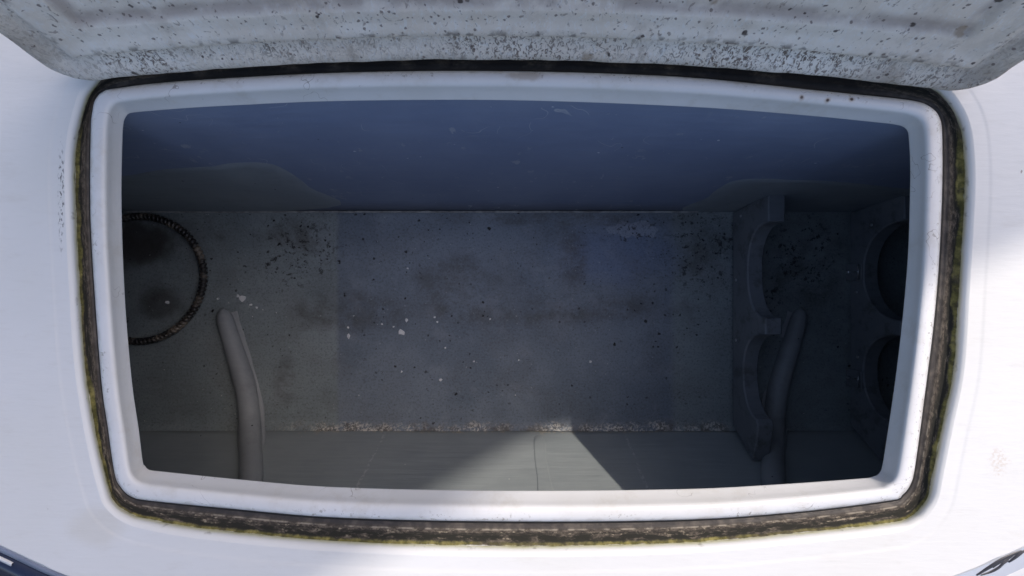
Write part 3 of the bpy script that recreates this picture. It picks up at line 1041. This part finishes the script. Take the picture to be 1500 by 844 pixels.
hose = fix_normals(new_obj("ribbed_hose", vs, fs, km.m))
tag(hose, "dark spiral-ribbed hose lying in a loop, cut off by the left lip", "hose")

# ---------------------------------------------------------------- paint flakes
M_FLAKE = plain("white paint flake", (0.88, 0.88, 0.87), 0.5, 200, 0.04)


def flake(px, py, r, label, lumps=7, st=1.0):
    p = U(px, py, ZF + 0.006)
    rnd = random.Random(int(px * 7 + py))
    pts = []
    for i in range(lumps):
        a = 2 * math.pi * i / lumps + rnd.uniform(-0.25, 0.25)
        q = r * rnd.uniform(0.55, 1.1)
        pts.append((p.x + math.cos(a) * q * st, p.y + math.sin(a) * q))
    z0 = ZF + 0.004 + 0.004 * mnoise.noise(Vector((p.x * 4, p.y * 4, 0)))
    n = len(pts)
    v = [(x, y, z0 - 0.004) for x, y in pts] + [(x, y, z0 - 0.001 + rnd.uniform(0, 0.003)) for x, y in pts] + [(p.x, p.y, z0 + 0.001)]
    f = [tuple(range(n))[::-1]]
    for i in range(n):
        k = (i + 1) % n
        f.append((i, k, n + k, n + i)); f.append((n + i, n + k, 2 * n))
    o = new_obj("paint_flake", v, f, M_FLAKE, smooth=False)
    tag(o, label, "paint flake", "white paint flakes on the locker floor")


flake(354, 437, 0.0095, "largest white paint flake near the round end of the left tube")
flake(347, 434, 0.0045, "small flake touching the largest one beside the left tube")
flake(588, 487, 0.0085, "white arrow-shaped paint flake on the open floor")
flake(595, 469, 0.0055, "small white flake just above the arrow-shaped one")
flake(510, 493, 0.0075, "long white flake at the left edge of the blue floor paint", 8, 0.6)
for px, py, r in ((509, 480, .003), (559, 475, .003), (597, 393, .0026), (636, 465, .003), (576, 479, .003), (640, 472, .0025), (718, 468, .0028), (694, 530, .0026),
                  (645, 557, .0045), (865, 530, .004), (366, 447, .003), (374, 451, .003), (318, 438, .003), (244, 443, .0045), (305, 313, .0035), (760, 528, .0025),
                  (588, 545, .003), (652, 510, .0025)):
    flake(px, py, r, "tiny white paint crumb scattered on the locker floor", 6)

# ---------------------------------------------------------------- lid
LID_H, LID_R = 0.575, 0.045
LX0, LX1 = -0.560, 0.583
TH = math.radians(14)
vdir = Vector((0, math.sin(TH), math.cos(TH)))
ndir = Vector((0, -math.cos(TH), math.sin(TH)))


def lid_base(x):
    u = (x - (LX0 + LX1) / 2) / ((LX1 - LX0) / 2)
    return 0.250 - 0.007 * u + 0.037 * (1 - u * u)


def lid_point(x, v, w):
    return Vector((x, lid_base(x), 0.006)) + vdir * v + ndir * w


def sdf(x, v):
    cx = (LX0 + LX1) / 2; hx = (LX1 - LX0) / 2; hv = LID_H / 2
    qx = abs(x - cx) - hx + LID_R; qv = abs(v - hv) - hv + LID_R
    d = math.hypot(max(qx, 0), max(qv, 0)) + min(max(qx, qv), 0) - LID_R
    return -d


def lid_w(d):
    def sm(a, b, t):
        t = min(max((t - a) / (b - a), 0), 1)
        return t * t * (3 - 2 * t)
    w = -0.010 * (1 - min(d / 0.010, 1)) ** 2
    w += 0.007 * sm(0.0, 0.012, d) - 0.009 * sm(0.012, 0.040, d)      # flange sloping in
    w += 0.0055 * sm(0.039, 0.046, d) - 0.003 * sm(0.050, 0.066, d)  # rolled ridge at the fold
    w -= 0.006 * sm(0.080, 0.087, d)                              # step down to the stiffened middle
    return w


NU, NV = 170, 120
vs, st, fs = [], [], []
for j in range(NV + 1):
    t = j / NV
    v = LID_H * (0.55 * t * t + 0.45 * t) if t < 1 else LID_H
    e = min(v, LID_H - v)
    inset = 0 if e >= LID_R else LID_R - math.sqrt(max(0, LID_R ** 2 - (LID_R - e) ** 2))
    for i in range(NU + 1):
        s = 0.5 - 0.5 * math.cos(math.pi * i / NU)
        s = 0.5 * s + 0.5 * i / NU
        x = LX0 + inset + (LX1 - LX0 - 2 * inset) * s
        d = max(0.0, sdf(x, v))
        w = lid_w(d) + (0.0011 * mnoise.noise(Vector((x * 45, v * 45, 0))) + 0.0013 * mnoise.noise(Vector((x * 14, v * 14, 5)))) * min(1, d / 0.01)
        # wavy fold
        vs.append(lid_point(x, v, w)); st.append((x, d))
n0 = len(vs)
for j in range(NV):
    for i in range(NU):
        a = j * (NU + 1) + i
        fs.append((a, a + 1, a + NU + 2, a + NU + 1))
lid = empty("deck_hatch", (0.0115, 0.275, 0.006))
tag(lid, "raised hatch lid showing its rough, mould-speckled whitish underside", "deck hatch")
fix_normals(new_obj("underside", vs, fs, M_LID, lid, st=st))
# smooth outer shell behind
NU2, NV2 = 60, 40
vs, fs = [], []
for j in range(NV2 + 1):
    t = j / NV2
    v = LID_H * (0.5 - 0.5 * math.cos(math.pi * t))
    e = min(v, LID_H - v)
    inset = 0 if e >= LID_R else LID_R - math.sqrt(max(0, LID_R ** 2 - (LID_R - e) ** 2))
    for i in range(NU2 + 1):
        s = 0.5 - 0.5 * math.cos(math.pi * i / NU2)
        x = LX0 + inset + (LX1 - LX0 - 2 * inset) * s
        d = max(0.0, sdf(x, v))
        q = min(d / 0.03, 1)
        w = -0.0115 - 0.026 * math.sqrt(max(0, 1 - (1 - q) ** 2))
        vs.append(lid_point(x, v, w))
for j in range(NV2):
    for i in range(NU2):
        a = j * (NU2 + 1) + i
        fs.append((a, a + 1, a + NU2 + 2, a + NU2 + 1))
fix_normals(new_obj("outer_shell", vs, fs, M_DECK, lid))
# two hinges on the far side
for hx in (-0.3, 0.32):
    yb = lid_base(hx) + 0.045
    v, f = box(hx - 0.03, hx + 0.03, yb, yb + 0.05, 0.0005, 0.0045, 0.001)
    new_obj("hinge_leaf", v, f, M_STEEL, lid, smooth=False)
    v, f = tube([(hx - 0.03, yb, 0.008), (hx + 0.03, yb, 0.008)], 0.005, 12)
    new_obj("hinge_pin", v, f, M_STEEL, lid)

# ---------------------------------------------------------------- hull ledge below the deck edge
hull = empty("boat_hull", (0, -0.45, -0.12))
tag(hull, "curved boat side with navy stripe and lettering below the white deck edge", "boat hull")
ec = edge_curve
dirs = []
for i in range(len(ec)):
    a = ec[max(i - 1, 0)]; b = ec[min(i + 1, len(ec) - 1)]
    t = (b - a).normalized()
    dirs.append(Vector((-t.y, t.x)))          # outward (down the picture)


def edge_ring(px, z):
    return [U(p.x + d.x * px, p.y + d.y * px, z) for p, d in zip(ec, dirs)]


M_HULL = plain("pale blue-white hull", (0.62, 0.66, 0.74), 0.25, 6, 0.05)
M_NAVY = plain("navy hull stripe", (0.018, 0.026, 0.060), 0.25, 12, 0.15)
M_RAIL = plain("blue-grey edge trim", (0.26, 0.29, 0.37), 0.4, 20, 0.1)
M_WHITE = plain("white stripe", (0.78, 0.78, 0.78), 0.35, 12, 0.05)
v, f = loft([edge_ring(-0.5, 0.0001), edge_ring(0.5, -0.003), edge_ring(1, -0.010), edge_ring(2, -0.014)], closed=False)
fix_normals(new_obj("deck_edge", v, f, M_DECK, hull))
v, f = loft([edge_ring(-6, -0.0135), edge_ring(28, -0.030), edge_ring(30, -0.0315)], closed=False)
fix_normals(new_obj("topside", v, f, M_HULL, hull))
v, f = loft([edge_ring(29, -0.0308), edge_ring(33, -0.031), edge_ring(41, -0.033), edge_ring(43, -0.036), edge_ring(38, -0.30)], closed=False)
fix_normals(new_obj("rubbing_strake", v, f, M_WHITE, hull))


def edge_band(name, i0, i1, o0, z0, o1, z1, mat):
    A = [U(ec[i].x + dirs[i].x * o0, ec[i].y + dirs[i].y * o0, z0) for i in range(i0, i1)]
    B = [U(ec[i].x + dirs[i].x * o1, ec[i].y + dirs[i].y * o1, z1) for i in range(i0, i1)]
    dn = Vector((0, 0, -0.003))
    v, f = loft([[p + dn for p in A], A, B, [p + dn for p in B]], closed=False)
    return fix_normals(new_obj(name, v, f, mat, hull))


iL = 58   # left half of the curve
edge_band("edge_trim", 0, iL, 1.5, -0.0105, 10, -0.0155, M_RAIL)
edge_band("navy_stripe", 0, iL, 12, -0.0188, 42.5, -0.030, M_NAVY)
iw = min(range(len(ec)), key=lambda i: (ec[i] - Vector((10, 800))).length)
edge_band("white_dash", iw - 8, iw + 2, 17, -0.0180, 22, -0.0200, M_WHITE)
# lettering strokes on the right side: slanting brush script, only its top shows
M_INK = plain("dark lettering", (0.035, 0.035, 0.045), 0.4, 30, 0.2)


def stroke(pts, w):
    P = crom([Vector((x, y)) for x, y in pts], 8)
    n = len(P)
    A, B = [], []
    for i, p in enumerate(P):
        t = (P[min(i + 1, n - 1)] - P[max(i - 1, 0)]).normalized()
        nn = Vector((-t.y, t.x))
        ww = w * (0.35 + 0.65 * math.sin(math.pi * (i + 0.5) / n))
        A.append(p + nn * ww); B.append(p - nn * ww)

    def zz(p):
        # on the sloping topside
        j = min(range(len(ec)), key=lambda i: (ec[i] - p).length)
        d = (p - ec[j]).dot(dirs[j])
        return -0.0165 - 0.0165 * d / 34 + 0.0012
    rA = [U(p.x, p.y, zz(p)) for p in A]; rB = [U(p.x, p.y, zz(p)) for p in B]
    dn = Vector((0, 0, -0.0015))
    v, f = loft([[p + dn for p in rA], rA, rB, [p + dn for p in rB]], closed=False)
    fix_normals(new_obj("letter_stroke", v, f, M_INK, hull))


stroke([(1431, 843), (1447, 833), (1465, 822), (1483, 813), (1497, 807)], 2.6)
stroke([(1437, 843), (1452, 838), (1463, 832), (1470, 826), (1478, 821)], 1.8)
stroke([(1478, 824), (1486, 818), (1494, 812), (1503, 806)], 2.2)
stroke([(1455, 832), (1463, 826), (1476, 820), (1486, 813)], 1.2)
stroke([(1505, 813), (1520, 803), (1538, 790)], 2.4)
stroke([(1512, 800), (1530, 788), (1550, 776)], 2.4)

# ---------------------------------------------------------------- dock beyond the hull
kd = Mat("weathered dock timber", 0.85)
g = kd.noise(6, 6, kd.vmul(kd.pos(), (1, 14, 1)))
kd.color(kd.mix(kd.step(g, 0.3, 0.7), (0.16, 0.145, 0.13), (0.30, 0.275, 0.25)))
kd.bump(g, 0.5, 0.004)
dock = empty("dock", (0, -1.6, -0.95))
tag(dock, "weathered grey plank dock glimpsed past the boat's edge", "dock")
for i in range(9):
    y1 = -0.72 - i * 0.146
    dx = random.uniform(-0.02, 0.02)
    v, f = box(-3.2 + dx, 3.2 + dx, y1 - 0.138, y1, -0.95, -0.915 + random.uniform(-0.003, 0.003), 0.004)
    new_obj("plank", v, f, kd.m, dock, smooth=False)
p = U(1487, 842, -0.55)  # dark post put in where a person's leg stands on the dock
post = empty("leg_standin_post", (p.x + 0.05, p.y - 0.06, -0.915))
tag(post, "dark capped mooring post standing on the plank dock", "stand-in post")
b = Vector(post.location)
v, f = tube([b + Vector((0, 0, q)) for q in (0, 0.01, 0.02, 0.30, 0.33, 0.345)], [0.07, 0.07, 0.04, 0.036, 0.036, 0.028], 20)
fix_normals(new_obj("shaft", v, f, M_NAVY, post))
v, f = tube([b + Vector((-0.07, 0, 0.24)), b + Vector((0.07, 0, 0.24))], 0.012, 12)
fix_normals(new_obj("cross_bar", v, f, M_NAVY, post))

# ---------------------------------------------------------------- unseen sheet on poles, added to cast the shade
AH = 4.2
shade_sheet = empty("added_shade_sheet", (1.2, 1.5, 0.0015))
tag(shade_sheet, "unseen navy canvas on slim poles, added above the deck to cast shade", "shade caster")
front = crom([Vector(q) for q in ((-1.0, -0.77), (-0.5, -0.51), (-0.095, -0.30), (0.07, -0.205), (0.25, -0.11), (0.42, -0.025), (0.566, 0.018), (0.653, 0.055), (0.80, 0.135), (1.0, 0.25))], 6)
rings = []
for q in (0, 0.25, 0.5, 0.75, 1.0):
    r = []
    for p in front:
        bx, by = p.x, 0.85
        s = Vector((p.x + (bx - p.x) * q, p.y + (by - p.y) * q))
        z = AH - 0.02 * math.sin(math.pi * q)
        r.append(Vector((s.x + SA * z, s.y + SB * z, z)))
    rings.append(r)
top = [[p + Vector((0, 0, 0.004)) for p in r] for r in rings]
v, f = loft(rings + top[::-1] + [rings[0]], closed=False)
fix_normals(new_obj("canvas", v, f, M_NAVY, shade_sheet))
for c in (rings[0][0], rings[0][-1], rings[-1][0], rings[-1][-1]):
    v, f = tube([(c.x, c.y, 0.0015), (c.x, c.y, c.z)], 0.012, 12)
    new_obj("pole", v, f, M_STEEL, shade_sheet)
